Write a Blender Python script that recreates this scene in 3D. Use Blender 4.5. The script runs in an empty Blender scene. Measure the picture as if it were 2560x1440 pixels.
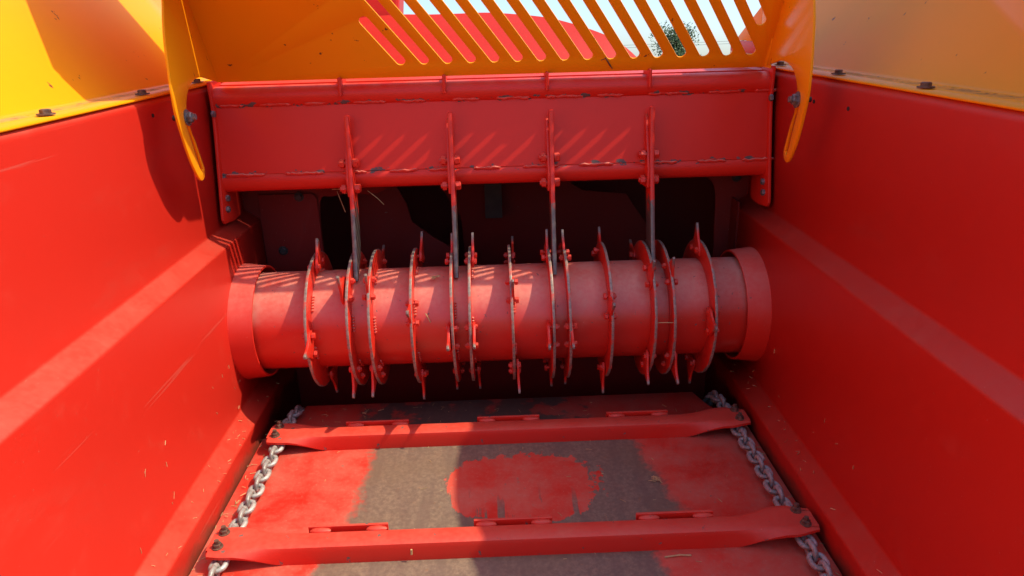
import bpy, bmesh, math, random
from mathutils import Matrix, Vector
random.seed(7)
SC = bpy.context.scene
COL = SC.collection
R = math.radians

# ------------------------------------------------------------------ camera, sky, sun, exposure
cam = bpy.data.cameras.new("camera")
cam.sensor_width = 36.0
cam.lens = 25.31
cam.clip_start = 0.05
cam.clip_end = 2000
co = bpy.data.objects.new("camera", cam)
COL.objects.link(co)
yaw, pit, roll = R(1.09), R(20.43), R(-1.56)
fw = Vector((math.sin(yaw) * math.cos(pit), math.cos(yaw) * math.cos(pit), -math.sin(pit)))
rt = Vector((math.cos(yaw), -math.sin(yaw), 0))
up = rt.cross(fw)
r2 = rt * math.cos(roll) + up * math.sin(roll)
u2 = -rt * math.sin(roll) + up * math.cos(roll)
M = Matrix((r2, u2, -fw)).transposed().to_4x4()
M.translation = Vector((-0.003, 0, 0))
co.matrix_world = M
SC.camera = co

SUN = Vector((1.0, 0.0, 1.4)).normalized()          # towards the sun
el = math.asin(SUN.z)
world = bpy.data.worlds.new("World")
SC.world = world
world.use_nodes = True
wn = world.node_tree.nodes
bg = wn["Background"]
sky = wn.new("ShaderNodeTexSky")
sky.sky_type = 'NISHITA'
sky.sun_disc = False
TILT = math.atan(0.085)                                 # the machine stands nose-up: true level falls away ahead
SUNW = Matrix.Rotation(TILT, 3, 'X') @ SUN
sky.sun_elevation = math.asin(SUNW.z)
sky.sun_rotation = math.atan2(SUNW.x, SUNW.y)
tcw = wn.new("ShaderNodeTexCoord")
vr = wn.new("ShaderNodeVectorRotate"); vr.rotation_type = 'X_AXIS'; vr.inputs["Angle"].default_value = TILT
world.node_tree.links.new(tcw.outputs["Generated"], vr.inputs["Vector"])
world.node_tree.links.new(vr.outputs[0], sky.inputs[0])
sky.air_density = 1.0
sky.dust_density = 2.0
sky.ozone_density = 4.0
world.node_tree.links.new(sky.outputs[0], bg.inputs[0])
bg.inputs[1].default_value = 0.13
sl = bpy.data.lights.new("sun", 'SUN')
sl.energy = 2.3
sl.angle = R(0.53)
sl.color = (1.0, 0.89, 0.62)
so = bpy.data.objects.new("sun", sl)
COL.objects.link(so)
so.location = SUN * 20
so.rotation_euler = SUN.to_track_quat('Z', 'Y').to_euler()
SC.view_settings.view_transform = 'Standard'
SC.view_settings.look = 'None'
SC.view_settings.exposure = 1.10
SC.view_settings.gamma = 1.0
SC.cycles.max_bounces = 10
SC.cycles.diffuse_bounces = 6

# ------------------------------------------------------------------ node helpers
class S:
    """a node socket with arithmetic"""
    def __init__(s, t, o): s.t = t; s.o = o
    def _m(s, op, b=None, c=None):
        n = s.t.nodes.new("ShaderNodeMath"); n.operation = op
        for i, v in enumerate((s, b, c)):
            if v is None: continue
            if isinstance(v, S): s.t.links.new(v.o, n.inputs[i])
            else: n.inputs[i].default_value = v
        return S(s.t, n.outputs[0])
    def __add__(s, b): return s._m('ADD', b)
    def __sub__(s, b): return s._m('SUBTRACT', b)
    def __mul__(s, b): return s._m('MULTIPLY', b)
    def __truediv__(s, b): return s._m('DIVIDE', b)
    __radd__ = __add__; __rmul__ = __mul__
    def __rsub__(s, b): return (s * -1.0) + b
    def pw(s, b): return s._m('POWER', b)
    def ab(s): return s._m('ABSOLUTE')
    def mx(s, b): return s._m('MAXIMUM', b)
    def mn(s, b): return s._m('MINIMUM', b)
    def step(s, a, b):
        n = s.t.nodes.new("ShaderNodeMapRange"); n.interpolation_type = 'SMOOTHSTEP'
        s.t.links.new(s.o, n.inputs[0]); n.inputs[1].default_value = a; n.inputs[2].default_value = b
        return S(s.t, n.outputs[0])

class Mat:
    def __init__(s, name):
        s.m = bpy.data.materials.new(name); s.m.use_nodes = True
        s.t = s.m.node_tree; s.b = s.t.nodes["Principled BSDF"]
        s.tc = s.t.nodes.new("ShaderNodeTexCoord")
        s.obj = s.tc.outputs["Object"]
        sp = s.t.nodes.new("ShaderNodeSeparateXYZ"); s.t.links.new(s.obj, sp.inputs[0])
        s.x, s.y, s.z = (S(s.t, o) for o in sp.outputs)
        g = s.t.nodes.new("ShaderNodeNewGeometry")
        sp = s.t.nodes.new("ShaderNodeSeparateXYZ"); s.t.links.new(g.outputs["Normal"], sp.inputs[0])
        s.nx, s.ny, s.nz = (S(s.t, o) for o in sp.outputs)
    def noise(s, scale, detail=5.0, rough=0.55, stretch=None, off=0.0):
        n = s.t.nodes.new("ShaderNodeTexNoise"); n.inputs["Scale"].default_value = scale
        n.inputs["Detail"].default_value = detail; n.inputs["Roughness"].default_value = rough
        mp = s.t.nodes.new("ShaderNodeMapping"); s.t.links.new(s.obj, mp.inputs[0])
        mp.inputs["Location"].default_value = (off, off * .7, off * 1.3)
        if stretch: mp.inputs["Scale"].default_value = stretch
        s.t.links.new(mp.outputs[0], n.inputs["Vector"])
        return S(s.t, n.outputs[0])
    def mix(s, f, a, b):
        n = s.t.nodes.new("ShaderNodeMix"); n.data_type = 'RGBA'
        for i, v in ((0, f), (6, a), (7, b)):
            if isinstance(v, S): s.t.links.new(v.o, n.inputs[i])
            elif i: n.inputs[i].default_value = (*v, 1)
            else: n.inputs[i].default_value = v
        return S(s.t, n.outputs[2])
    def out(s, color, rough=0.4, metal=0.0, bump=None, bstr=0.3, bdist=0.002, spec=0.5):
        def put(sock, v, col=False):
            if isinstance(v, S): s.t.links.new(v.o, sock)
            else: sock.default_value = (*v, 1) if col else v
        put(s.b.inputs["Base Color"], color, True)
        put(s.b.inputs["Roughness"], rough); put(s.b.inputs["Metallic"], metal)
        s.b.inputs["Specular IOR Level"].default_value = spec
        if bump is not None:
            n = s.t.nodes.new("ShaderNodeBump"); n.inputs["Strength"].default_value = bstr
            n.inputs["Distance"].default_value = bdist
            s.t.links.new(bump.o, n.inputs["Height"]); s.t.links.new(n.outputs[0], s.b.inputs["Normal"])
        return s.m

RED = (0.64, 0.023, 0.011)
DUST = (0.50, 0.20, 0.13)
STEEL = (0.10, 0.085, 0.075)
YEL = (0.88, 0.33, 0.006)

def red_paint(name, dust_sheen=0.28, chip=0.66, chip_scale=60.0, rough=0.42, base=RED, dirt_sheen=DUST, spec=.5, grime=False):
    m = Mat(name)
    big = m.noise(2.2, 4); fine = m.noise(140, 3); mid = m.noise(14, 6)
    c = m.mix(big.step(.35, .7) * .35, base, tuple(v * .88 for v in base))
    up_ = m.nz.step(0.1, 0.8)
    d = (up_ * (mid.step(.2, .8) * .5 + m.noise(90, 4).step(.3, .7) * .3 + .35) * dust_sheen + mid.step(.55, .85) * dust_sheen * .35)  # dust, with skylight on upward faces painted into the same paling
    c = m.mix(d.mn(.8), c, dirt_sheen)
    if grime:
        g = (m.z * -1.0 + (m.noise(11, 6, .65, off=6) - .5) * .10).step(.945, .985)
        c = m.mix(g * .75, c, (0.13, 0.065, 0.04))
        c = m.mix(m.noise(5, 6, .7, off=12, stretch=(1, .35, 1)).step(.56, .72) * .22, c, (0.46, 0.07, 0.045))
    if grime:
        c = m.mix(m.noise(16, 4, .6, stretch=(1, .06, 2.2), off=15).step(.665, .70) * .30, c, (0.52, 0.16, 0.12))
    ch = m.noise(chip_scale, 6, .6, off=3.1).step(chip, chip + .02)
    c = m.mix(ch, c, (0.16, 0.10, 0.085))
    spk = m.noise(260, 2, .5, off=8).step(.74, .78)
    c = m.mix(spk * .6, c, (0.62, 0.30, 0.22))
    return m.out(c, rough=(d * .5 + ch * .3 + (big * .12)) + (rough - .05), bump=fine * .25 - ch * 1.5 + mid * .5, bstr=.18, bdist=.0015, spec=spec)

M_WALL = red_paint("red_wall_paint", grime=True, dust_sheen=.26, chip=.80, chip_scale=90, spec=.5)  # bent bands get skylight painted in along with dust
M_WELD = red_paint("red_weld_paint", dust_sheen=.7, chip=.70, chip_scale=120, dirt_sheen=(0.58, 0.26, 0.20))
M_COLLAR = red_paint("red_collar_paint", dust_sheen=.38, chip=.70, chip_scale=85, dirt_sheen=(0.60, 0.30, 0.24))
M_COWL = red_paint("red_cowl_paint", dust_sheen=.05, chip=.80, base=(0.50, 0.018, 0.012), spec=.2)
M_RED = red_paint("red_paint", dust_sheen=.22, chip=.72, chip_scale=70)
M_DRUM = red_paint("red_drum_paint", dust_sheen=.58, chip=.668, chip_scale=85, rough=.33, spec=.8, dirt_sheen=(0.66, 0.36, 0.27))  # pale film is dust plus painted sky and sun sheen
M_BAR = red_paint("red_bar_paint", dust_sheen=.30, chip=.655, chip_scale=45)
M_DARKRED = red_paint("red_inner_paint", dust_sheen=.20, chip=.72, chip_scale=50, rough=.6, base=(0.145, 0.012, 0.010), dirt_sheen=(0.11, 0.05, 0.04), spec=.2)

def beam_paint():
    m = Mat("red_beam_paint")
    big = m.noise(3, 4); mid = m.noise(18, 6)
    c = m.mix(big.step(.35, .7) * .35, RED, (0.58, 0.021, 0.010))
    c = m.mix(m.nz.step(.2, .95) * mid.step(.3, .7) * .35, c, DUST)
    n = m.noise(30, 5, .6, stretch=(1, 1, 1.6))
    near = ((m.z + .345).ab() * -1.0).step(-.020, -.002).mx(((m.z + .181).ab() * -1.0).step(-.014, -.002))
    ch = (n + near * .19).step(.752, .762)
    c = m.mix(ch, c, (0.12, 0.10, 0.10))
    return m.out(c, rough=ch * .3 + .4, bump=mid * .6 - ch, bstr=.2, bdist=.0015, spec=.35)
M_BEAM = beam_paint()

def rim_paint():
    """disc paint worn to bare steel on the outer rim (object space: z is the disc's axis)"""
    m = Mat("red_disc_paint")
    r = (m.x * m.x + m.y * m.y).pw(.5)
    n = m.noise(26, 5); f = m.noise(120, 4)
    w = (r + n * .012).step(.1805, .1825)
    mid = m.noise(16, 6)
    c = m.mix(mid.step(.45, .8) * .35, RED, DUST)
    st = m.mix(f.step(.3, .7), (0.22, 0.17, 0.145), (0.36, 0.29, 0.24))
    c = m.mix(w, c, st)
    return m.out(c, rough=w * .05 + .42, metal=w * .25, bump=f, bstr=.2, bdist=.001)
M_DISC = rim_paint()

def tooth_paint():
    m = Mat("red_tooth_paint")
    n = m.noise(40, 5); f = m.noise(160, 3)
    w = (m.y + n * .03).step(.214, .226)
    c = m.mix(n.step(.5, .8) * .3, RED, DUST)
    c = m.mix(w, c, m.mix(f, (0.14, 0.11, 0.10), (0.36, 0.30, 0.26)))
    return m.out(c, rough=.42, metal=w * .3, bump=f, bstr=.15, bdist=.001)
M_TOOTH = tooth_paint()

def knife_paint():
    m = Mat("red_knife_paint")
    n = m.noise(22, 5); f = m.noise(110, 4)
    w = (m.y * -1.0 + n * .16 + (f - .5) * .10 - (m.x - 1.74) * .9).step(.478, .515)
    c = m.mix(n.step(.5, .8) * .25, RED, DUST)
    c = m.mix(w, c, m.mix(f, (0.075, 0.065, 0.065), (0.26, 0.22, 0.20)))
    return m.out(c, rough=.40, metal=w * .5, bump=f * .6 + n, bstr=.25, bdist=.002)
M_KNIFE = knife_paint()

def yellow_paint():
    m = Mat("yellow_paint")
    big = m.noise(2.5, 4); mid = m.noise(20, 6)
    c = m.mix(big.step(.35, .7) * .4, YEL, (0.80, 0.28, 0.006))
    sp = m.noise(34, 4, .6, stretch=(1, 1, .55)).step(.685, .72)
    c = m.mix(sp, c, (0.16, 0.06, 0.025))
    fl = m.nz.step(.93, .99) * mid.step(.35, .65)
    c = m.mix(fl * .75, c, (0.42, 0.25, 0.11))
    rust = (m.nz.step(.93, .99) * m.noise(60, 5, .65).step(.58, .64))
    c = m.mix(rust, c, (0.10, 0.05, 0.03))
    return m.out(c, rough=fl * .4 + .18 + big * .08, bump=mid * .4 + m.noise(120, 2) * .15, bstr=.10, bdist=.002, spec=.08)
M_YEL = yellow_paint()

def floor_mat():
    m = Mat("worn_floor_paint")
    n1 = m.noise(7, 6, .62); n2 = m.noise(55, 5, .65); n3 = m.noise(24, 5, .6, stretch=(1.6, .22, 1)); n4 = m.noise(110, 5, .7)
    xx = m.x + (n1 - .5) * .10 + (n2 - .5) * .055
    y = m.y
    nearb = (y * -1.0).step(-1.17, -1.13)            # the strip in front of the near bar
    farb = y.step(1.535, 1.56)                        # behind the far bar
    left = (nearb * -.05) + (farb * -.06) + -.335
    right = ((y * -1.0 + 1.516) * .188 + .325) + (nearb * -.11) + (farb * -.06)
    bare = (xx - left).step(-.012, .02) * (right - xx).step(-.012, .02)
    ex = ((xx - .035) / .158); ey = ((y + (n2 - .5) * .05 - 1.365) / .125)
    rr = ex * ex + (ey * ey) * (ey * ey) + (n3 - .5) * 1.5 + (n2 - .5) * 1.1
    patch = (rr * -1.0).step(-1.05, -.98) * (1 - nearb) * (1 - farb)
    streak = (n3 - (y - 1.22) * .55).step(.52, .56) * (y * -1.0).step(-1.38, -1.27)
    patch = patch * (1 - streak * .9)
    bare = bare * (1 - patch)
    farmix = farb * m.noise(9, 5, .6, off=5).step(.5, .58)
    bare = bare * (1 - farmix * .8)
    chips = n2.step(.655, .69) * n1.step(.45, .6)
    bare = bare.mx(chips * .85)
    metal = m.mix(n4.step(.28, .78), (0.155, 0.110, 0.085), (0.290, 0.215, 0.148))
    metal = m.mix(m.noise(34, 5, .6, stretch=(1, .12, 1), off=4).step(.42, .68) * .6, metal, (0.15, 0.105, 0.085))
    metal = m.mix(m.noise(42, 5, .7, off=2).step(.62, .72) * .55, metal, (0.33, 0.15, 0.06))
    metal = m.mix(m.noise(5, 3, .5, off=9).step(.45, .7) * .5, metal, (0.20, 0.135, 0.085))
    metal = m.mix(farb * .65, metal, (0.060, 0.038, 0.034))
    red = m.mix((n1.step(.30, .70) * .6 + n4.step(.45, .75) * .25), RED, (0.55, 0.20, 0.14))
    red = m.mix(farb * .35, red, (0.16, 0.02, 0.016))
    red = m.mix(m.noise(200, 2, .5).step(.7, .76) * .5, red, (0.55, 0.30, 0.22))
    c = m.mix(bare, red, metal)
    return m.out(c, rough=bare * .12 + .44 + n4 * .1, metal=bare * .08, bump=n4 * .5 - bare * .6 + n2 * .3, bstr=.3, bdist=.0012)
M_FLOOR = floor_mat()

def simple(name, a, b, scale, rough=.5, metal=0.0, bstr=.2):
    m = Mat(name); n = m.noise(scale, 5)
    return m.out(m.mix(n.step(.3, .7), a, b), rough=n * .2 + rough - .1, metal=metal, bump=n, bstr=bstr, bdist=.001)
def galv():
    m = Mat("galvanised_steel"); n = m.noise(90, 5); g = m.noise(35, 5, .65, off=4)
    c = m.mix(n.step(.3, .7), (0.30, 0.30, 0.29), (0.50, 0.51, 0.49))
    c = m.mix(g.step(.50, .66) * .7, c, (0.13, 0.10, 0.085))
    c = m.mix((m.z.ab() * -1.0).step(-.0025, .001) * m.x.ab().step(.012, .007) * .6, c, (0.12, 0.095, 0.08))
    return m.out(c, rough=n * .2 + .36, metal=.25, bump=n, bstr=.2, bdist=.001)
M_GALV = galv()
M_BOLT = simple("grey_bolt_steel", (0.10, 0.10, 0.11), (0.24, 0.24, 0.25), 120, .45, .5)
M_RUST = simple("rusty_bolt_steel", (0.07, 0.035, 0.025), (0.20, 0.11, 0.075), 130, .65, .2)
M_DARK = simple("dark_steel", (0.015, 0.013, 0.014), (0.035, 0.03, 0.03), 20, .6)
M_STRAW = simple("dry_straw", (0.36, 0.25, 0.11), (0.60, 0.45, 0.22), 40, .7)
M_LEAF = simple("green_leaf", (0.020, 0.050, 0.014), (0.060, 0.115, 0.030), 1.2, .55)
M_BARK = simple("tree_bark", (0.08, 0.06, 0.045), (0.16, 0.12, 0.09), 8, .85)
M_GROUND = simple("dry_grass_ground", (0.10, 0.11, 0.045), (0.22, 0.19, 0.10), .5, .9)
M_WIRE = simple("wire", (0.06, 0.06, 0.06), (0.12, 0.12, 0.12), 5, .6)

# ------------------------------------------------------------------ object helpers
WM = {}
def link(o, parent=None, M=None):
    """link o with world matrix M under parent"""
    COL.objects.link(o)
    M = M or Matrix.Identity(4)
    WM[o] = M
    if parent is not None:
        o.parent = parent
        o.matrix_parent_inverse = WM[parent].inverted()
    o.matrix_basis = M
    return o
def tag(o, label=None, cat=None, group=None, kind=None):
    for k, v in (("label", label), ("category", cat), ("group", group), ("kind", kind)):
        if v: o[k] = v
    return o
def thing(name, label, cat, loc=(0, 0, 0), group=None):
    o = bpy.data.objects.new(name, None); o.empty_display_size = .05
    link(o, None, Matrix.Translation(Vector(loc)))
    return tag(o, label, cat, group)
def new_mesh(name, V, F, mat, smooth=False):
    me = bpy.data.meshes.new(name); me.from_pydata([tuple(v) for v in V], [], F)
    bm = bmesh.new(); bm.from_mesh(me); bmesh.ops.recalc_face_normals(bm, faces=bm.faces); bm.to_mesh(me); bm.free()
    if mat: me.materials.append(mat)
    if smooth: soft(me)
    return me
def soft(me, ang=35):
    for p in me.polygons: p.use_smooth = True
    try: me.set_sharp_from_angle(angle=R(ang))
    except Exception: pass
def obj(name, me, parent=None, M=None, label=None):
    o = bpy.data.objects.new(name, me); link(o, parent, M)
    if label: o["label"] = label
    return o
def bevel(o, w=.002, seg=2):
    b = o.modifiers.new("bevel", 'BEVEL'); b.width = w; b.segments = seg; b.limit_method = 'ANGLE'; b.angle_limit = R(40)
    b.harden_normals = False
    return o
def solid(o, t, off=1.0):
    s = o.modifiers.new("thickness", 'SOLIDIFY'); s.thickness = t; s.offset = off
    return o
def bm_mesh(name, bm, mat, smooth=True, ang=35):
    bmesh.ops.recalc_face_normals(bm, faces=bm.faces)
    me = bpy.data.meshes.new(name); bm.to_mesh(me); bm.free()
    if mat: me.materials.append(mat)
    if smooth: soft(me, ang)
    return me
def add_box(bm, c, s, rot=None):
    m = Matrix.Translation(Vector(c)) @ (rot or Matrix.Identity(4)) @ Matrix.Diagonal((*s, 1))
    bmesh.ops.create_cube(bm, size=1.0, matrix=m)
def add_cyl(bm, a, b, r, n=24, r2=None, caps=True):
    a = Vector(a); b = Vector(b); d = b - a
    m = Matrix.Translation((a + b) / 2) @ d.to_track_quat('Z', 'Y').to_matrix().to_4x4()
    bmesh.ops.create_cone(bm, cap_ends=caps, cap_tris=False, segments=n, radius1=r, radius2=r if r2 is None else r2, depth=d.length, matrix=m)
def add_tube(bm, pts, r, n=6):
    pts = [Vector(p) for p in pts]; rings = []
    prev = None
    for i, p in enumerate(pts):
        d = (pts[min(i + 1, len(pts) - 1)] - pts[max(i - 1, 0)]).normalized()
        q = d.to_track_quat('Z', 'Y')
        rr = r[i] if isinstance(r, (list, tuple)) else r
        rings.append([bm.verts.new(p + q @ Vector((math.cos(2 * math.pi * k / n) * rr, math.sin(2 * math.pi * k / n) * rr, 0))) for k in range(n)])
    for a, b in zip(rings, rings[1:]):
        # align the rings
        best = min(range(n), key=lambda s: sum((a[k].co - b[(k + s) % n].co).length for k in range(n)))
        b[:] = b[best:] + b[:best]
        for k in range(n):
            bm.faces.new((a[k], a[(k + 1) % n], b[(k + 1) % n], b[k]))
    bm.faces.new(rings[0][::-1]); bm.faces.new(rings[-1])
def plate_mesh(name, outline, holes, t, mat, bev=0.0008, warp=None, res=1):
    """flat plate cut from sheet: outline + holes in local XY, thickness t centred on z = 0"""
    cu = bpy.data.curves.new(name, 'CURVE'); cu.dimensions = '2D'; cu.fill_mode = 'BOTH'
    cu.extrude = t / 2 - bev; cu.bevel_depth = bev; cu.bevel_resolution = res
    cu.offset = -bev
    def poly(pts):
        s = cu.splines.new('POLY'); s.points.add(len(pts) - 1)
        for p, q in zip(s.points, pts): p.co = (q[0], q[1], 0, 1)
        s.use_cyclic_u = True
    area = lambda p: sum(a[0] * b[1] - b[0] * a[1] for a, b in zip(p, p[1:] + p[:1]))
    poly(outline if area(outline) > 0 else outline[::-1])
    for h in holes: poly(h[::-1] if area(h) > 0 else h)
    tmp = bpy.data.objects.new("tmp", cu); COL.objects.link(tmp)
    dg = bpy.context.evaluated_depsgraph_get()
    me = bpy.data.meshes.new_from_object(tmp.evaluated_get(dg)); me.name = name
    bpy.data.objects.remove(tmp); bpy.data.curves.remove(cu)
    me.materials.clear(); me.materials.append(mat)
    bm = bmesh.new(); bm.from_mesh(me)
    bmesh.ops.remove_doubles(bm, verts=bm.verts, dist=1e-5)
    if warp:
        for v in bm.verts: v.co = warp(v.co)
    bmesh.ops.recalc_face_normals(bm, faces=bm.faces)
    bm.to_mesh(me); bm.free()
    soft(me, 30)
    return me
def arc(cx, cy, r, a0, a1, n):
    return [(cx + r * math.cos(R(a0 + (a1 - a0) * i / n)), cy + r * math.sin(R(a0 + (a1 - a0) * i / n))) for i in range(n + 1)]
def spline(pts, k=4):
    """Catmull-Rom through an open list of 2-D points"""
    out = []
    P = [pts[0]] + list(pts) + [pts[-1]]
    for i in range(1, len(P) - 2):
        p0, p1, p2, p3 = P[i - 1:i + 3]
        for j in range(k):
            t = j / k
            out.append(tuple(.5 * (2 * p1[d] + (p2[d] - p0[d]) * t + (2 * p0[d] - 5 * p1[d] + 4 * p2[d] - p3[d]) * t * t + (3 * p1[d] - p0[d] - 3 * p2[d] + p3[d]) * t ** 3) for d in range(2)))
    out.append(tuple(pts[-1]))
    return out
def axes(o, x, y, z):
    m = Matrix((Vector(x), Vector(y), Vector(z))).transposed().to_4x4(); m.translation = Vector(o)
    return m

def bolt_mesh(name, r, h, mat, washer=0.0, thru=0.0, stub=0.0):
    """hexagon head on +z; thru: plate thickness to the nut on the other side"""
    bm = bmesh.new()
    z = 0.0
    if washer:
        add_cyl(bm, (0, 0, 0), (0, 0, .0022), r * washer, 20); z = .0022
    add_cyl(bm, (0, 0, z - .0005), (0, 0, z + h * .8), r, 6)
    add_cyl(bm, (0, 0, z + h * .8), (0, 0, z + h), r, 6, r * .80)
    if stub:
        add_cyl(bm, (0, 0, z + h * .5), (0, 0, z + h + stub), r * .56, 12)
    if thru:
        add_cyl(bm, (0, 0, -thru - h * .95), (0, 0, -thru), r, 6)
        add_cyl(bm, (0, 0, -thru - h * 1.35), (0, 0, -thru - h * .6), r * .55, 12)
        add_cyl(bm, (0, 0, -thru), (0, 0, 0), r * .5, 10)
    return bm_mesh(name, bm, mat, True, 25)
def to_dir(p, d, spin=0.0):
    m = Vector(d).to_track_quat('Z', 'Y').to_matrix().to_4x4() @ Matrix.Rotation(spin, 4, 'Z')
    m.translation = Vector(p)
    return m
def fillet(pts, r, n=4):
    """round the inner corners of an open polyline"""
    out = [pts[0]]
    for i in range(1, len(pts) - 1):
        p = Vector(pts[i]); a = Vector(pts[i - 1]) - p; b = Vector(pts[i + 1]) - p
        rr = min(r, a.length * .4, b.length * .4)
        a = p + a.normalized() * rr; b = p + b.normalized() * rr
        for k in range(n + 1):
            t = k / n
            out.append(tuple(a * (1 - t) ** 2 + p * 2 * t * (1 - t) + b * t * t))
    out.append(pts[-1])
    return out
def sheet(name, prof, y0, y1, t, mat, parent=None, off=1.0, ny=1):
    """profile (x, z) drawn along Y with a sheet thickness"""
    V = []; F = []; n = len(prof)
    ys = [y0 + (y1 - y0) * i / ny for i in range(ny + 1)]
    for y in ys: V += [(p[0], y, p[1]) for p in prof]
    for j in range(ny):
        for i in range(n - 1): F.append((j * n + i, j * n + i + 1, (j + 1) * n + i + 1, (j + 1) * n + i))
    me = bpy.data.meshes.new(name); me.from_pydata(V, [], F); me.materials.append(mat); soft(me, 30)
    return solid(obj(name, me, parent), t, off)

# ------------------------------------------------------------------ ground and things far beyond
me = new_mesh("ground", [(-900, -900, 73), (900, -900, 73), (900, 900, -80), (-900, 900, -80)], [(0, 1, 2, 3)], M_GROUND)
tag(obj("ground", me, None, Matrix.Translation((0, 0, -2.2))), kind="structure")

# ------------------------------------------------------------------ hopper: side walls, floor, rear wall
WALL = [(.80, -.1335), (.700, -.1335), (.700, -.474), (.660, -.500), (.660, -.896), (.621, -.926), (.621, -1.14)]
SEEN = fillet(WALL[:3], .014, 5)[:-1] + fillet(WALL[1:], .005, 3)[1:]
for s, lab in ((-1, "red side wall in bright sun, with two pale bent bands running along it"),
               (1, "red side wall in shade, with two pale bent bands running along it")):
    w = sheet("side_wall", [(s * x, z) for x, z in SEEN], -.9, 1.972, .004, M_WALL, None, -1.0 if s < 0 else 1.0)
    tag(w, lab, "wall")
    # small holes near the arm
    bm = bmesh.new()
    for y, z in ((1.525, -.165), (1.665, -.175)) if s < 0 else ((1.60, -.185), (1.44, -.182)):
        add_cyl(bm, (s * .6985, y, z), (s * .7005, y, z), .0042, 12)
    obj("bolt_hole", bm_mesh("bolt_hole", bm, M_DARK), w)

pl = [(-.618, -.9), (.618, -.9), (.618, 1.60), (.575, 1.64), (.545, 1.70), (.525, 1.766), (-.545, 1.766), (-.555, 1.70), (-.575, 1.64), (-.618, 1.60)]
me = plate_mesh("floor_plate", pl, [], .006, M_FLOOR)
fl = obj("floor_plate", me, None, Matrix.Translation((0, 0, -.988)))
tag(fl, "red steel floor plate worn to bare brown metal between the two chains", "floor plate")
V = [(-.72, 1.766, -.992), (.72, 1.766, -.992), (.72, 1.80, -1.10), (-.72, 1.80, -1.10), (.72, 1.97, -1.16), (-.72, 1.97, -1.16), (.72, 1.55, -1.16), (-.72, 1.55, -1.16)]
me = new_mesh("floor_lip", [(-.53, 1.766, -.985), (.53, 1.766, -.985), (.53, 1.776, -1.0), (-.53, 1.776, -1.0), (.53, 1.776, -1.13), (-.53, 1.776, -1.13)], [(0, 1, 2, 3), (3, 2, 4, 5)], M_DARKRED)
obj("floor_lip", me, fl)
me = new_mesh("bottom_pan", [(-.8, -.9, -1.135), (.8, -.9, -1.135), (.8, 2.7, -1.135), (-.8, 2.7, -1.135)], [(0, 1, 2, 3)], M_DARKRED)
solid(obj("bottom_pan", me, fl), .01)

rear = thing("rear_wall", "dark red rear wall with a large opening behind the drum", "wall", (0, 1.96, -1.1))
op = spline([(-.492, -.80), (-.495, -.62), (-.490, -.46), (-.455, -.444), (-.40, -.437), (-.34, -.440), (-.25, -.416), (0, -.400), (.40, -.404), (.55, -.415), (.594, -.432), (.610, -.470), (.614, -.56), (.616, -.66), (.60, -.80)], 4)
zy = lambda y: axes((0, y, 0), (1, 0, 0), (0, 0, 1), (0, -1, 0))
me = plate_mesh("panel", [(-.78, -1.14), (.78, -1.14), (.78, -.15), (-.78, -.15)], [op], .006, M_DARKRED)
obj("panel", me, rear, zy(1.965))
me = plate_mesh("cover_plate", [(-.655, -.82), (-.655, -.4315)] + [(-.52, -.4315)] + arc(-.515, -.4515, .02, 90, 0, 5) + [(-.4955, -.62), (-.4935, -.82)], [], .004, M_DARKRED)
obj("cover_plate", me, rear, zy(1.955))
bmR = bolt_mesh("round_bolt", .0105, .006, M_DARK, 1.25)
for x, z in ((-.543, -.440), (-.606, -.592)):
    obj("bolt", bmR, rear, to_dir((x, 1.9525, z), (0, -1, 0)))
obj("bolt", bmR, rear, to_dir((.665, 1.9615, -.425), (0, -1, 0)))
bm = bmesh.new()   # vertical stiffener at the right end of the opening
add_box(bm, (.658, 1.93, -.68), (.004, .06, .40))
obj("stiffener", bm_mesh("stiffener", bm, M_DARKRED, False), rear)

# ------------------------------------------------------------------ blower behind the rear wall
blow = thing("blower_housing", "red rounded blower cowl seen sunlit through the slots of the yellow grille", "blower housing", (0, 2.3, -1.1))
def cowl(p):      # leaning sheet: (x, along the slope) -> 3-D
    x, v = p[0], p[1]
    n = Vector((0, -.668, .744))
    q = Vector((0, 2.0, -.30)) + Vector((0, .740, .673)) * v
    return Vector((x, q.y, q.z)) + n * p[2]
top = spline([(-.62, .10), (-.56, .36), (-.44, .452), (-.30, .474), (-.185, .4715), (-.094, .472), (0.003, .472), (.149, .450), (.232, .422), (.313, .382), (.369, .342), (.421, .276), (.47, .18), (.50, .05)], 5)
me = plate_mesh("cowl", [(-.64, -.10), (.52, -.10)] + top[::-1], [], .012, M_RED, warp=cowl)
obj("cowl", me, blow)
me.materials.clear(); me.materials.append(M_COWL)
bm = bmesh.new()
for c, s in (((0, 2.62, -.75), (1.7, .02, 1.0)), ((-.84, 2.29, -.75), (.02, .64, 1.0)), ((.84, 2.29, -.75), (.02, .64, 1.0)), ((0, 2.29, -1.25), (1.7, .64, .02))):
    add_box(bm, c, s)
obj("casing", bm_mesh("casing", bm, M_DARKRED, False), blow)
bm = bmesh.new()
V = [(-.84, 1.97, -.152), (.84, 1.97, -.152), (.84, 2.06, -.25), (-.84, 2.06, -.25), (.84, 2.61, -.252), (-.84, 2.61, -.252)]
me = new_mesh("casing_roof", V, [(0, 1, 2, 3), (3, 2, 4, 5)], M_RED)
solid(obj("casing_roof", me, blow), .008, -1)
me = new_mesh("top_cover", [(-.80, 1.879, -.140), (.80, 1.879, -.140), (.80, 2.185, -.139), (-.80, 2.185, -.139)], [(0, 1, 2, 3)], M_RED)
solid(obj("top_cover", me, blow), .006, -1)
bm = bmesh.new(); add_box(bm, (-.54, 2.50, .32), (.56, .12, .95), Matrix.Rotation(R(-14), 4, 'X') @ Matrix.Rotation(R(4), 4, 'Y'))
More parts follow.
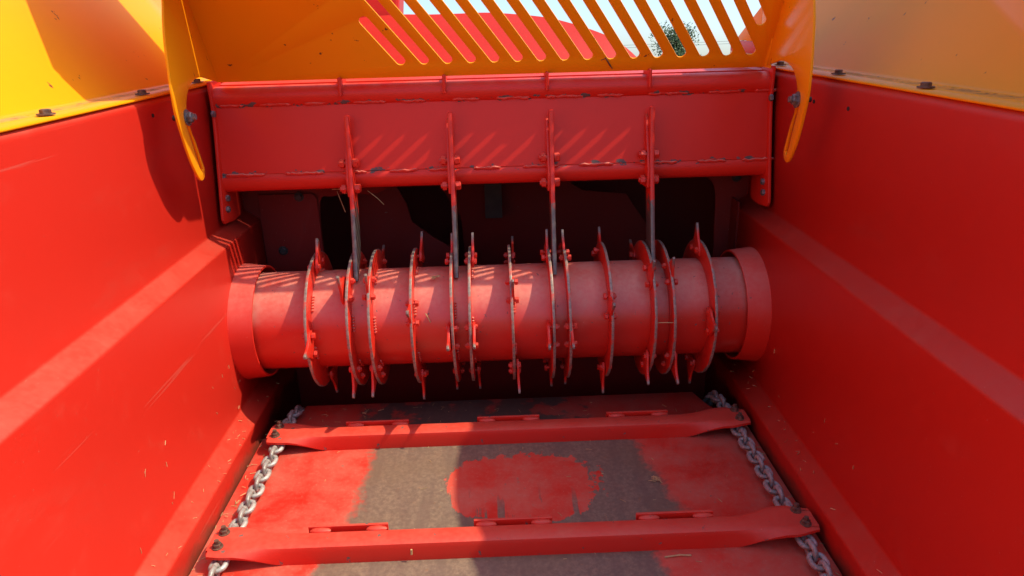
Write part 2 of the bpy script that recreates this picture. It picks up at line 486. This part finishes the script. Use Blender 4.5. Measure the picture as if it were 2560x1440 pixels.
bevel(obj("chute", bm_mesh("chute", bm, M_COWL, False), blow), .01)
fan = thing("blower_fan", "dark red fan paddles inside the blower behind the opening", "fan", (0.05, 2.2, -.8))
for pts, y in (([(-.43, -.40), (-.31, -.44), (-.275, -.51), (-.262, -.57), (-.20, -.62), (-.14, -.66), (-.12, -.95), (-.44, -.95)], 2.14),
               ([(-.23, -.36), (.40, -.36), (.24, -.50), (.28, -.525), (.42, -.54), (.50, -.66), (.54, -.74), (.52, -.95), (-.10, -.95), (-.12, -.60), (-.18, -.5)], 2.30)):
    obj("paddle", plate_mesh("paddle", pts, [], .008, M_DARKRED), fan, zy(y))
bm = bmesh.new(); add_box(bm, (-.012, 2.26, -.53), (.055, .03, .13))
obj("clamp", bm_mesh("clamp", bm, M_DARK, False), fan)

# ------------------------------------------------------------------ cross beam above the opening
beam = thing("cross_beam", "red cross beam of two tubes and a flat panel spanning the hopper above the drum", "beam", (0, 1.85, -.42))
for z, y in ((-.163, 1.850), (-.364, 1.8245)):
    bm = bmesh.new(); add_cyl(bm, (-.684, y, z), (.684, y, z), .0275, 40, caps=False)
    obj("tube", bm_mesh("tube", bm, M_BEAM), beam)
# web panel, very slightly forward at its foot
V = [(-.684, 1.8340, -.181), (.684, 1.8340, -.181), (.684, 1.8020, -.345), (-.684, 1.8020, -.345)]
me = new_mesh("web_panel", V, [(0, 1, 2, 3)], M_BEAM); w = solid(obj("web_panel", me, beam), .006, 1.0)
bevel(w, .001)
ep = spline([(1.817, -.122), (1.815, -.21), (1.790, -.33), (1.766, -.435)], 3) + [(1.764, -.452), (1.772, -.462), (1.83, -.470), (1.885, -.468), (1.895, -.45), (1.895, -.122)]
mb = bolt_mesh("hex_bolt", .0085, .0075, M_BOLT, 0)
for s in (-1, 1):
    me = plate_mesh("end_plate", ep, [], .007, M_BEAM)
    e = obj("end_plate", me, beam, axes((s * .6875, 0, 0), (0, 1, 0), (0, 0, 1), (1, 0, 0)))
    for y, z in ((1.803, -.196), (1.806, -.405), (1.796, -.431)):
        obj("bolt", mb, e, to_dir((s * .684, y, z), (-s, 0, 0), random.random()))
# weld beads: stitched lines where the panel meets the tubes
for z, y, seed in ((-.1805, 1.8305, 1), (-.3465, 1.8005, 2)):
    rnd = random.Random(seed); x = -.675
    while x < .66:
        L = rnd.uniform(.055, .10)
        bm = bmesh.new(); n = int(L / .006)
        add_tube(bm, [(x + i * L / n, y - .001 + rnd.uniform(-.0006, .0006), z + rnd.uniform(-.0016, .0016)) for i in range(n + 1)],
                 [.0012] + [rnd.uniform(.0028, .0048) for i in range(n - 1)] + [.0012], 7)
        obj("weld_bead", bm_mesh("weld_bead", bm, M_WELD), beam)
        x += L + rnd.uniform(.03, .07)
for x in (-.373, -.120, .131, .383):          # lugs standing on the top tube
    bm = bmesh.new(); add_box(bm, (x, 1.850, -.143), (.008, .075, .045))
    bevel(obj("lug", bm_mesh("lug", bm, M_RED, False), beam), .003)

# ------------------------------------------------------------------ fixed knives bolted in front of the beam
kn_front = [(1.786, -.208), (1.778, -.27), (1.768, -.33), (1.740, -.45), (1.722, -.52), (1.697, -.600)]
kn_back = [(1.709, -.603), (1.735, -.578), (1.772, -.545), (1.790, -.485), (1.804, -.42), (1.806, -.33), (1.800, -.208)]
knife_me = plate_mesh("blade", spline(kn_front, 3) + spline(kn_back, 3), [], .0105, M_KNIFE, bev=.0012)
lug_me = plate_mesh("bracket", [(1.829, -.225), (1.812, -.235), (1.785, -.30), (1.762, -.36), (1.765, -.402), (1.83, -.408), (1.86, -.39)], [], .006, M_RED)
kb = bolt_mesh("painted_bolt", .0115, .011, M_RED, 1.0, .022)
names = ("leftmost", "second from the left", "third from the left", "rightmost")
for x, nm in zip((-.359, -.109, .138, .386), names):
    k = thing("fixed_knife", f"{nm} of the four long red knives bolted upright to the cross beam", "knife", (x, 1.70, -.6), "fixed knives hanging from the cross beam")
    b = obj("blade", knife_me, k, axes((x, 0, 0), (0, 1, 0), (0, 0, 1), (1, 0, 0)))
    obj("bracket", lug_me, k, axes((x - .0085, 0, 0), (0, 1, 0), (0, 0, 1), (1, 0, 0)))
    for y, z in ((1.783, -.322), (1.777, -.384)):
        obj("bolt", kb, k, to_dir((x + .0065, y, z), (1, 0, 0), random.random()))

# ------------------------------------------------------------------ yellow deflector hood
HB = Vector((0, 1.837, -.124)); HD = Vector((0, -.5056, .8628)); HN = Vector((0, -.8628, -.5056))   # foot, up the sheet, inner normal
HL = .3026
hood = thing("deflector_hood", "yellow slotted deflector hood leaning over the drum from the cross beam", "hood", HB)
slots = []
W2 = .0118
def slot(x0, v0, x1, v1):
    a = math.degrees(math.atan2(v1 - v0, x1 - x0))
    return arc(x0, v0, W2, a + 90, a + 270, 10) + arc(x1, v1, W2, a - 90, a + 90, 10)
lo, hi, xl, xr = .0340 + W2, .2756 - W2, -.290, .628
tn = .655                                   # x shift per unit up the sheet
for i in range(-1, 21):
    x = -.221 + .0563 * i
    v0, v1 = lo, hi
    if x > xr: v0 = lo + (x - xr) / tn
    xe = x - (v1 - lo) * tn
    if xe < xl: v1 = lo + (x - xl) / tn
    if v1 - v0 < .03 or i < 0: continue
    slots.append(slot(x - (v0 - lo) * tn, v0, x - (v1 - lo) * tn, v1))
me = plate_mesh("grille_panel", [(-.6702, .0), (.6702, .0), (.6702, HL), (-.6702, HL)], slots, .004, M_YEL, bev=.0006)
obj("grille_panel", me, hood, axes(HB, (1, 0, 0), HD, HD.cross(Vector((1, 0, 0))) * -1))
fo = [(1.838, -.1245), (1.738, -.1085), (1.691, -.1025), (1.638, -.1035), (1.589, -.113), (1.558, -.128), (1.538, -.148), (1.531, -.172), (1.538, -.200), (1.556, -.2235), (1.580, -.270), (1.588, -.288),
      (1.582, -.302), (1.562, -.3085), (1.543, -.303), (1.520, -.280), (1.498, -.249), (1.478, -.205), (1.462, -.160), (1.461, -.130), (1.466, -.104), (1.484, -.060), (1.501, -.020), (1.524, .017), (1.552, .053), (1.570, .085), (1.600, .106)]
fo = spline(fo, 3) + [(1.684, .134)]
fs = [(1.519, -.166), (1.526, -.193), (1.548, -.240), (1.566, -.284)]
fh = [(y - .0115, z + .004) for y, z in fs] + [(1.569, -.295)] + [(y + .0105, z - .003) for y, z in fs[::-1]] + [(1.519, -.158)]
fo_left = fo[:-1]
fo_left = [p for p in fo_left if not (p[1] > .056 and p[0] < 1.62)] + [(1.548, .060), (1.505, .085), (1.455, .130), (1.440, .19), (1.60, .50), (1.684, .50), (1.684, .134)]  # left arm raised out of view, shaped to shadow the left panel
def fwarp(s):
    def f(p):
        y, z = p.x, p.y
        yj = 1.837 - .586 * max(0.0, z + .124)
        return Vector((s * (.670 - .115 * max(0, yj - y)) + p.z, y, z))
    return f
me = new_mesh("shade_corner_plate", [(-.640, 1.440, .170), (-.375, 1.478, .150), (-.30, 1.60, .150), (-.29, 1.676, .150), (-.64, 1.676, .170)], [(0, 1, 2, 3, 4)], M_YEL)  # unseen plate added to cast shade on the left wall
solid(obj("shade_corner_plate", me, hood), .004)
obj("shade_gusset", plate_mesh("shade_gusset", [(1.640, .24), (1.640, .50), (1.95, .60), (1.95, -.10), (1.845, -.115), (1.775, -.07), (1.66, .10)], [], .005, M_YEL), hood, axes((-.6735, 0, 0), (0, 1, 0), (0, 0, 1), (1, 0, 0)))  # unseen plate added behind the hood to shade the left panel
arm_bolt = bolt_mesh("arm_bolt", .0115, .010, M_BOLT, 1.45, 0, .006)
for s in (-1, 1):
    me = plate_mesh("side_arm", fo_left if s < 0 else fo, [fh], .005, M_YEL, bev=.0007, warp=fwarp(s))
    a = obj("side_arm", me, hood)
    obj("bolt", arm_bolt, a, to_dir((s * (.633 - .003), 1.5215, -.171), (-s, 0, 0.1), .3))
    bm = bmesh.new(); add_cyl(bm, (s * .636, 1.5215, -.171), (s * .658, 1.5215, -.171), .0055, 14); add_cyl(bm, (s * .640, 1.5215, -.171), (s * .649, 1.5215, -.171), .0095, 6)
    obj("bolt_shank", bm_mesh("bolt_shank", bm, M_DARK), a)

# bracket behind the hood's right end; hidden upright added to block sunlight
hb = thing("hood_bracket", "yellow and red bracket behind the right end of the slotted hood", "bracket", (.665, 1.9, -.13))
for nm, pts, m_ in (("upright", [(1.795, -.125), (1.872, -.125), (1.872, .14), (1.795, .14)], M_YEL), ("foot", [(1.873, -.125), (2.10, -.125), (2.10, -.098), (1.873, -.098)], M_YEL), ("band", [(1.873, -.097), (2.10, -.097), (2.10, -.068), (1.873, -.068)], M_RED), ("tip", [(1.873, -.067), (2.06, -.067), (1.873, .02)], M_YEL)):
    obj(nm, plate_mesh(nm, pts, [], .006, m_), hb, axes((.668, 0, 0), (0, 1, 0), (0, 0, 1), (1, 0, 0)))

# ------------------------------------------------------------------ yellow extension panels on top of the walls
K = .70
lb = bolt_mesh("ledge_bolt", .0088, .0070, M_RUST, 1.6)
def ztop(s, y):
    if s < 0: return .40
    pts = [(-.9, -.05), (.85, .08), (1.083, .255), (1.262, .40), (1.525, .50), (1.65, .52), (1.8, .55), (2.42, .58)]  # unseen upper edge, heights shaped to cast the floor shadow
    for (a, u), (b, v) in zip(pts, pts[1:]):
        if y <= b: return u + (v - u) * (y - a) / (b - a)
    return .42
for s, lab, bolts in ((-1, "yellow extension panel bolted along the top of the sunlit wall", (1.217, 1.563, 1.862)), (1, "yellow extension panel bolted along the top of the shaded wall, dull orange with glare", (1.240, 1.566, 1.893))):
    t = thing("extension_panel", lab, "side panel", (s * .74, 1.2, -.13))
    ys = [-.9, .0, .85, 1.02, 1.2, 1.33, 1.46, 1.63, 1.80, 2.1, 2.42]
    V = []; F = []; NP = 0
    for y in ys:
        zt = ztop(s, y); zc = .30 if s < 0 else min(max(-.115, .36 * (y - 1.31)), .3)
        prof = fillet([(.700, -.1275), (.785, -.1275), (.785 + K * (zc + .1275), zc), (.785 + K * (zc + .1275) + .01, max(zt, zc + .03))], .008, 3)
        NP = len(prof); V += [(s * px, y, pz) for px, pz in prof]
    for j in range(len(ys) - 1):
        for i in range(NP - 1): F.append((j * NP + i, j * NP + i + 1, (j + 1) * NP + i + 1, (j + 1) * NP + i))
    me = bpy.data.meshes.new("sheet"); me.from_pydata(V, [], F); me.materials.append(M_YEL); soft(me, 60)
    solid(obj("sheet", me, t), .004, -1.0 if s > 0 else 1.0)
    for y in bolts:
        obj("bolt", lb, t, to_dir((s * .730, y, -.1255), (0, 0, 1), random.random()))

# ------------------------------------------------------------------ beater drum with cutting discs
DA = Vector((0, 1.755, -.721)); DR = .126
drum = thing("beater_drum", "red beater drum with thirteen toothed cutting discs across the hopper", "drum", (0, 1.755, -.721))
bm = bmesh.new(); add_cyl(bm, (-.652, 0, 0), (.652, 0, 0), DR, 96)
obj("tube", bm_mesh("tube", bm, M_DRUM), drum, Matrix.Translation(DA))
RD = .177
disc_me = plate_mesh("cutting_disc", arc(0, 0, RD, 0, 357, 119), [arc(0, 0, DR - .004, 0, 352, 44)], .0066, M_DISC, bev=.0008)
tt = spline([(-.033, .140), (-.036, .150), (-.033, .163), (-.020, .178), (-.010, .196), (-.006, .214), (-.003, .2205), (.003, .2205), (.006, .214), (.012, .196), (.022, .178), (.033, .163), (.036, .150), (.033, .140)], 2)
tooth_me = plate_mesh("tooth", tt, [], .006, M_TOOTH, bev=.0008)
tb = bolt_mesh("tooth_bolt", .0082, .0075, M_RED, 0, .014)
rnd = random.Random(3)
bm = bmesh.new()
for a0 in (20, 75, 140, 200, 262, 320):
    for k in range(6):
        a = R(a0 + k * 3.2)
        bmesh.ops.create_icosphere(bm, subdivisions=1, radius=.0042, matrix=Matrix.Translation((math.cos(a) * (DR + .0015), math.sin(a) * (DR + .0015), .006)))
weld_me = bm_mesh("weld_bead", bm, M_DRUM)
DISCS = [(-.468, -24, 1), (-.368, 25, -1), (-.316, 26, -1), (-.216, 0, 1), (-.118, -22, -1), (-.076, -22, 1), (.027, 20, 1), (.126, -22, -1), (.166, -22, 1), (.267, 4, -1), (.371, 29, -1), (.418, 30, 1), (.517, -16, -1)]
for x, al, sd in DISCS:
    # local x -> towards the camera side (-Y), local y -> up, local z -> +-X
    base = axes((x, DA.y, DA.z), (0, -1, 0), (0, 0, 1), (-1, 0, 0))
    tilt = Matrix.Rotation(R(rnd.uniform(-.8, .8)), 4, 'X')
    d = obj("cutting_disc", disc_me, drum, base @ tilt)
    tag(obj("weld_bead", weld_me, d, base @ tilt @ Matrix.Rotation(rnd.uniform(0, 6), 4, 'Z') @ Matrix.Rotation(math.pi, 4, 'X')), kind='stuff')
    for q in range(4):
        th = R(22.3 + al + 90 * q + rnd.uniform(-2, 2))
        m = base @ tilt @ Matrix.Rotation(th - math.pi / 2, 4, 'Z') @ Matrix.Translation((0, 0, -sd * .0064)) @ Matrix.Rotation(R(rnd.uniform(-2.5, 2.5)), 4, 'X')
        obj("tooth", tooth_me, d, m)
        for u in (-.024, .024):
            mm = base @ tilt @ Matrix.Rotation(th - math.pi / 2, 4, 'Z') @ Matrix.Translation((u, .153, .0)) @ Matrix.Rotation(math.pi if sd > 0 else 0, 4, 'X')
            obj("bolt", tb, d, mm @ Matrix.Translation((0, 0, .0101)) @ Matrix.Rotation(rnd.uniform(0, 1), 4, 'Z') if rnd.random() < 2 else None)
for s, lab in ((-1, "red guard collar round the sunlit end of the drum"), (1, "red guard collar round the shaded end of the drum")):
    bm = bmesh.new()
    n = 96; rings = []
    for xx, r in ((.664, .1515), (.604, .1445), (.604, .1395), (.664, .1465)):
        rings.append([bm.verts.new((s * xx, DA.y + math.cos(2 * math.pi * k / n) * r, DA.z + math.sin(2 * math.pi * k / n) * r)) for k in range(n)])
    for a, b in zip(rings, rings[1:] + rings[:1]):
        for k in range(n): bm.faces.new((a[k], a[(k + 1) % n], b[(k + 1) % n], b[k]))
    c = obj("drum_collar", bm_mesh("drum_collar", bm, M_COLLAR)); tag(c, lab, "collar", "guard collars at the drum ends")

# ------------------------------------------------------------------ conveyor: chains and slat bars
def link_mesh():
    bm = bmesh.new(); d = .0053; L = .0196; w = .0135; n = 10; pts = []
    for i in range(n + 1):
        a = -math.pi / 2 + math.pi * i / n; pts.append((math.cos(a) * w, L - w + 0.0 + math.sin(a) * w + 0) if False else (w * math.cos(a - 0), 0))
    path = [(w * math.cos(math.pi * i / n), (L - w) + w * math.sin(math.pi * i / n)) for i in range(n + 1)] + [(w * math.cos(math.pi + math.pi * i / n), -(L - w) + w * math.sin(math.pi + math.pi * i / n)) for i in range(n + 1)]
    N = len(path); k = 10; rings = []
    for i, p in enumerate(path):
        a = Vector(path[i - 1]); b = Vector(path[(i + 1) % N]); t = (b - a).normalized(); nn = Vector((t.y, -t.x))
        rings.append([bm.verts.new((p[0] + nn.x * d * math.cos(2 * math.pi * j / k), p[1] + nn.y * d * math.cos(2 * math.pi * j / k), d * math.sin(2 * math.pi * j / k))) for j in range(k)])
    for a, b in zip(rings, rings[1:] + rings[:1]):
        for j in range(k): bm.faces.new((a[j], a[(j + 1) % k], b[(j + 1) % k], b[j]))
    return bm_mesh("chain_link", bm, M_GALV, True, 80)
link_me = link_mesh()
ZC = -.967
rnd = random.Random(11)
for cx, lab in ((-.560, "galvanised link chain along the sunlit edge of the floor"), (.578, "galvanised link chain along the shaded edge of the floor")):
    ch = thing("conveyor_chain", lab, "chain", (cx, 1.2, ZC), "conveyor chains along the floor edges")
    y0 = 1.243 - .02875 * 16
    for i in range(38):
        y = y0 + .02875 * i; z = ZC; ax = Vector((0, 1, 0))
        if y > 1.66:
            a = min((y - 1.66) / .16, 1.2); z = ZC - .16 * (1 - math.cos(a)); y = 1.66 + .16 * math.sin(a); ax = Vector((0, math.cos(a), -math.sin(a)))
        nrm = Vector((1, 0, 0)).cross(ax)
        m = axes((cx + rnd.uniform(-.0012, .0012), y, z + rnd.uniform(-.001, .001)), (1, 0, 0), ax, nrm)
        m = m @ Matrix.Rotation((math.pi / 2 if i % 2 else 0) + R(rnd.uniform(-6, 6)), 4, 'Y') @ Matrix.Rotation(R(rnd.uniform(-2, 2)), 4, 'Z')
        obj("chain_link", link_me, ch, m)

def bar_mesh():
    """folded bar with ends hammered flat onto the chains"""
    xs = [-.590, -.586, -.560, -.535, -.515, -.495, -.47, -.44, -.40] + [-.3 + .1 * i for i in range(7)] + [.40, .44, .47, .495, .515, .535, .560, .600, .604]
    V = []; F = []; t = .006
    for x in xs:
        f = min(max((abs(x) - .43) / .115, 0), 1); f = f * f * (3 - 2 * f)
        e = 0.0 if abs(x) < .57 else (.004 if abs(x) < .588 else .012)
        mix = lambda a, b: a + (b - a) * f
        top = [(mix(-.030, -.0440 + e), mix(-.044, -.005)), (mix(-.0305, -.036 + e), mix(-.012, -.0015)), (mix(-.028, -.028), mix(-.003, 0)), (mix(-.022, -.02), 0), (mix(.010, .02), 0), (mix(.0155, .030 - e), mix(-.003, 0)), (mix(.018, .038 - e), mix(-.010, -.001)), (mix(.0185, .0430 - e), mix(-.040, -.003))]
        bot = [(y * (.86 if abs(y) > .016 else .9) + (0), z - t) for y, z in top[::-1]]
        bot[0] = (top[-1][0] - mix(.005, 0), top[-1][1] - mix(0, t)); bot[-1] = (top[0][0] + mix(.005, 0), top[0][1] - mix(0, t))
        V += [(x, y, z) for y, z in top + bot]
    n = 16
    for j in range(len(xs) - 1):
        for i in range(n): F.append((j * n + i, j * n + (i + 1) % n, (j + 1) * n + (i + 1) % n, (j + 1) * n + i))
    F.append(tuple(range(n))[::-1]); F.append(tuple(range((len(xs) - 1) * n, len(xs) * n)))
    return new_mesh("slat", V, F, M_BAR, True)
bar_me = bar_mesh()
nutm = bolt_mesh("rusty_nut", .0088, .008, M_RUST, 1.25, 0, .006)
tabs = ((-.401, -.242), (-.070, .088), (.258, .414))
for yb, lab in ((1.169, "red conveyor slat bar closer to the camera, chained across the floor"), (1.569, "red conveyor slat bar just below the drum, chained across the floor")):
    Z = -.944
    cb = thing("conveyor_bar", lab, "slat bar", (0, yb, Z), "slat bars bolted across the conveyor chains")
    obj("slat", bar_me, cb, Matrix.Translation((0.004, yb, Z)))
    for a, b in tabs:
        bm = bmesh.new()
        add_box(bm, ((a + b) / 2, yb + .0275, Z - .012), (b - a, .006, .032))
        tb_ = bevel(obj("tab", bm_mesh("tab", bm, M_BAR, False), cb), .001)
        for xx in (a + .025, b - .022):
            bm = bmesh.new()
            m = Matrix.Translation((xx, yb + .0205, Z - .003)) @ Matrix.Diagonal((.022, .008, .006, 1))
            bmesh.ops.create_icosphere(bm, subdivisions=2, radius=1, matrix=m)
            obj("weld_bead", bm_mesh("weld_bead", bm, M_BAR), tb_)
    for x in (-.566, .583):
        for dy in (-.0190, .0220):
            obj("bolt", nutm, cb, to_dir((x + rnd.uniform(-.002, .002), yb + dy, Z - .0005), (0, 0, 1), rnd.random()))

# ------------------------------------------------------------------ straw and litter
def straws(name, label, c, n, L, spread, flat=True, r=.0009, seed=0):
    rr = random.Random(seed); bm = bmesh.new()
    for i in range(n):
        a = rr.uniform(0, 6.28); l = rr.uniform(.4, 1) * L
        p = Vector(c) + Vector((rr.uniform(-1, 1) * spread, rr.uniform(-1, 1) * spread, rr.uniform(0, .5) * spread))
        d = Vector((math.cos(a), math.sin(a), rr.uniform(-.1, .3) if flat else rr.uniform(-1, 1))).normalized() * l
        add_tube(bm, [p - d / 2, p + Vector((0, 0, l * .05)), p + d / 2], r, 5)
    o = obj(name, bm_mesh(name, bm, M_STRAW)); tag(o, label, "straw")
    return o
def one_straw(label, pts, r=.0012):
    bm = bmesh.new(); add_tube(bm, pts, r, 6)
    return tag(obj("straw_stalk", bm_mesh("straw_stalk", bm, M_STRAW)), label, "straw")
straws("straw_tuft", "small tuft of chaff lying on top of the drum", (-.160, 1.700, -.599), 10, .026, .006, seed=1)
straws("straw_tuft", "tuft of dry chaff on the worn floor plate", (.335, 1.365, -.983), 14, .022, .007, seed=2, r=.0007)
straws("straw_tuft", "dry straw caught under the cross beam beside the leftmost knife", (-.395, 1.865, -.41), 9, .06, .014, False, seed=3)
one_straw("thin straw bridging two discs at the shaded end of the drum", [(.374, 1.588, -.694), (.395, 1.588, -.694), (.415, 1.588, -.695)], .001)
one_straw("bent straw lying on the drum between two discs", [(-.185, 1.633, -.667), (-.180, 1.630, -.676), (-.174, 1.629, -.690)], .0014)
one_straw("long straw hanging under the beam right of the leftmost knife", [(-.335, 1.845, -.405), (-.31, 1.84, -.425), (-.295, 1.84, -.442)], .0009)
one_straw("straw hanging under the beam left of the leftmost knife", [(-.415, 1.85, -.405), (-.405, 1.845, -.435), (-.398, 1.845, -.46)], .0009)
one_straw("pale straw lying on the floor in front of the near bar", [(.300, 1.117, -.983), (.33, 1.120, -.982), (.352, 1.119, -.983)], .0016)
one_straw("short pale stub of straw on the front edge of the near bar", [(-.19, 1.136, -.957), (-.191, 1.1355, -.968)], .0022)
rr = random.Random(21); bm = bmesh.new()
for i in range(430):
    s = rr.choice((-1, 1)); q = rr.random()
    if q < .45: p = (rr.uniform(-.55, .55), rr.uniform(1.0, 1.74), -.9842)
    elif q < .8: p = (s * (.6405 + rr.uniform(-.016, .016)), rr.uniform(.9, 1.9), 0)
    else: p = (s * .6595, rr.uniform(1.0, 1.9), rr.uniform(-.89, -.75))
    if q >= .45 and q < .8: p = (p[0], p[1], -.896 - (.660 - abs(p[0])) / .039 * .030 + .001)
    if i >= 170:
        t_ = rr.random()
        if t_ < .45: p = (s * (.606 + rr.uniform(-.016, .010)), rr.uniform(.95, 1.70), -.984 + rr.uniform(0, .004))
        elif t_ < .8: p = (rr.uniform(-.5, .5), rr.choice((1.169, 1.569)) + rr.uniform(.030, .055), -.984)
        else: p = (rr.uniform(-.52, .52), rr.uniform(1.60, 1.755), -.984)
        q = .1
    a = rr.uniform(0, 3.14); l = rr.uniform(.002, .008)
    d = Vector((math.cos(a), math.sin(a), 0)) * l if q < .8 else Vector((0, math.cos(a), math.sin(a))) * l
    add_tube(bm, [Vector(p) - d, Vector(p) + d], rr.uniform(.0003, .0008), 4)
tag(obj("chaff", bm_mesh("chaff", bm, M_STRAW, False)), kind="stuff")
bm = bmesh.new()
hp = lambda x, v: Vector((x, HB.y, HB.z)) + HD * v + HN * .0035
add_tube(bm, [hp(.272, .040), hp(.284, .020), hp(.292, .008)], [.0012, .002, .0008], 6); add_tube(bm, [hp(.262, .033), hp(.274, .038)], .0008, 5)
tag(obj("twig", bm_mesh("twig", bm, M_RUST)), "dark broken twig stuck to the hood below its slots", "twig")

# ------------------------------------------------------------------ tree and wires beyond
def tree(c, h, w, seed):
    rr = random.Random(seed); c = Vector(c)
    t = thing("leafy_tree", "green leafy tree beyond the machine, seen through the right-hand slots", "tree", c)
    bm = bmesh.new(); tips = []
    add_tube(bm, [c, c + Vector((.1, 0, h * .35)), c + Vector((0, .1, h * .7)), c + Vector((.05, 0, h * .96))], [.16, .12, .07, .02], 8)
    for i in range(22):
        z = h * rr.uniform(.3, .95); a = rr.uniform(0, 6.28); l = w * rr.uniform(.45, 1) * (1.15 - .75 * (z / h))
        p0 = c + Vector((0, 0, z)); p1 = p0 + Vector((math.cos(a) * l * .5, math.sin(a) * l * .5, l * .35)); p2 = p0 + Vector((math.cos(a) * l, math.sin(a) * l, l * .6))
        add_tube(bm, [p0, p1, p2], [.05, .03, .008], 5); tips += [p1, p2, (p1 + p2) / 2]
    obj("trunk", bm_mesh("trunk", bm, M_BARK), t)
    V = []; F = []
    tips += [c + Vector((0, 0, h * k)) for k in (.8, .9, .97, 1.0)]
    for p in tips:
        for k in range(150):
            q = p + Vector((rr.gauss(0, .2), rr.gauss(0, .2), rr.gauss(0, .2)))
            u = Vector((rr.uniform(-1, 1), rr.uniform(-1, 1), rr.uniform(-1, 1))).normalized(); v = u.orthogonal().normalized(); s = rr.uniform(.035, .07)
            n = len(V); V += [q - u * s, q + v * s * .5, q + u * s, q - v * s * .5]; F.append((n, n + 1, n + 2, n + 3))
    me = bpy.data.meshes.new("crown"); me.from_pydata(V, [], F); me.materials.append(M_LEAF)
    obj("crown", me, t)
tree((7.45, 30.5, -5.0), 4.25, 1.7, 5)
for dz, lab in ((0, "upper of two thin power lines crossing the sky behind the grille"), (-.30, "lower of two thin power lines crossing the sky behind the grille")):
    bm = bmesh.new(); add_tube(bm, [(-60 + 8 * i, 70 + 2.2 * i, -3.05 + dz + .35 * math.cos((i - 10) / 10 * 3.14) * -.5) for i in range(24)], .018, 5)
    tag(obj("power_line", bm_mesh("power_line", bm, M_WIRE)), lab, "wire", "power lines in the sky")
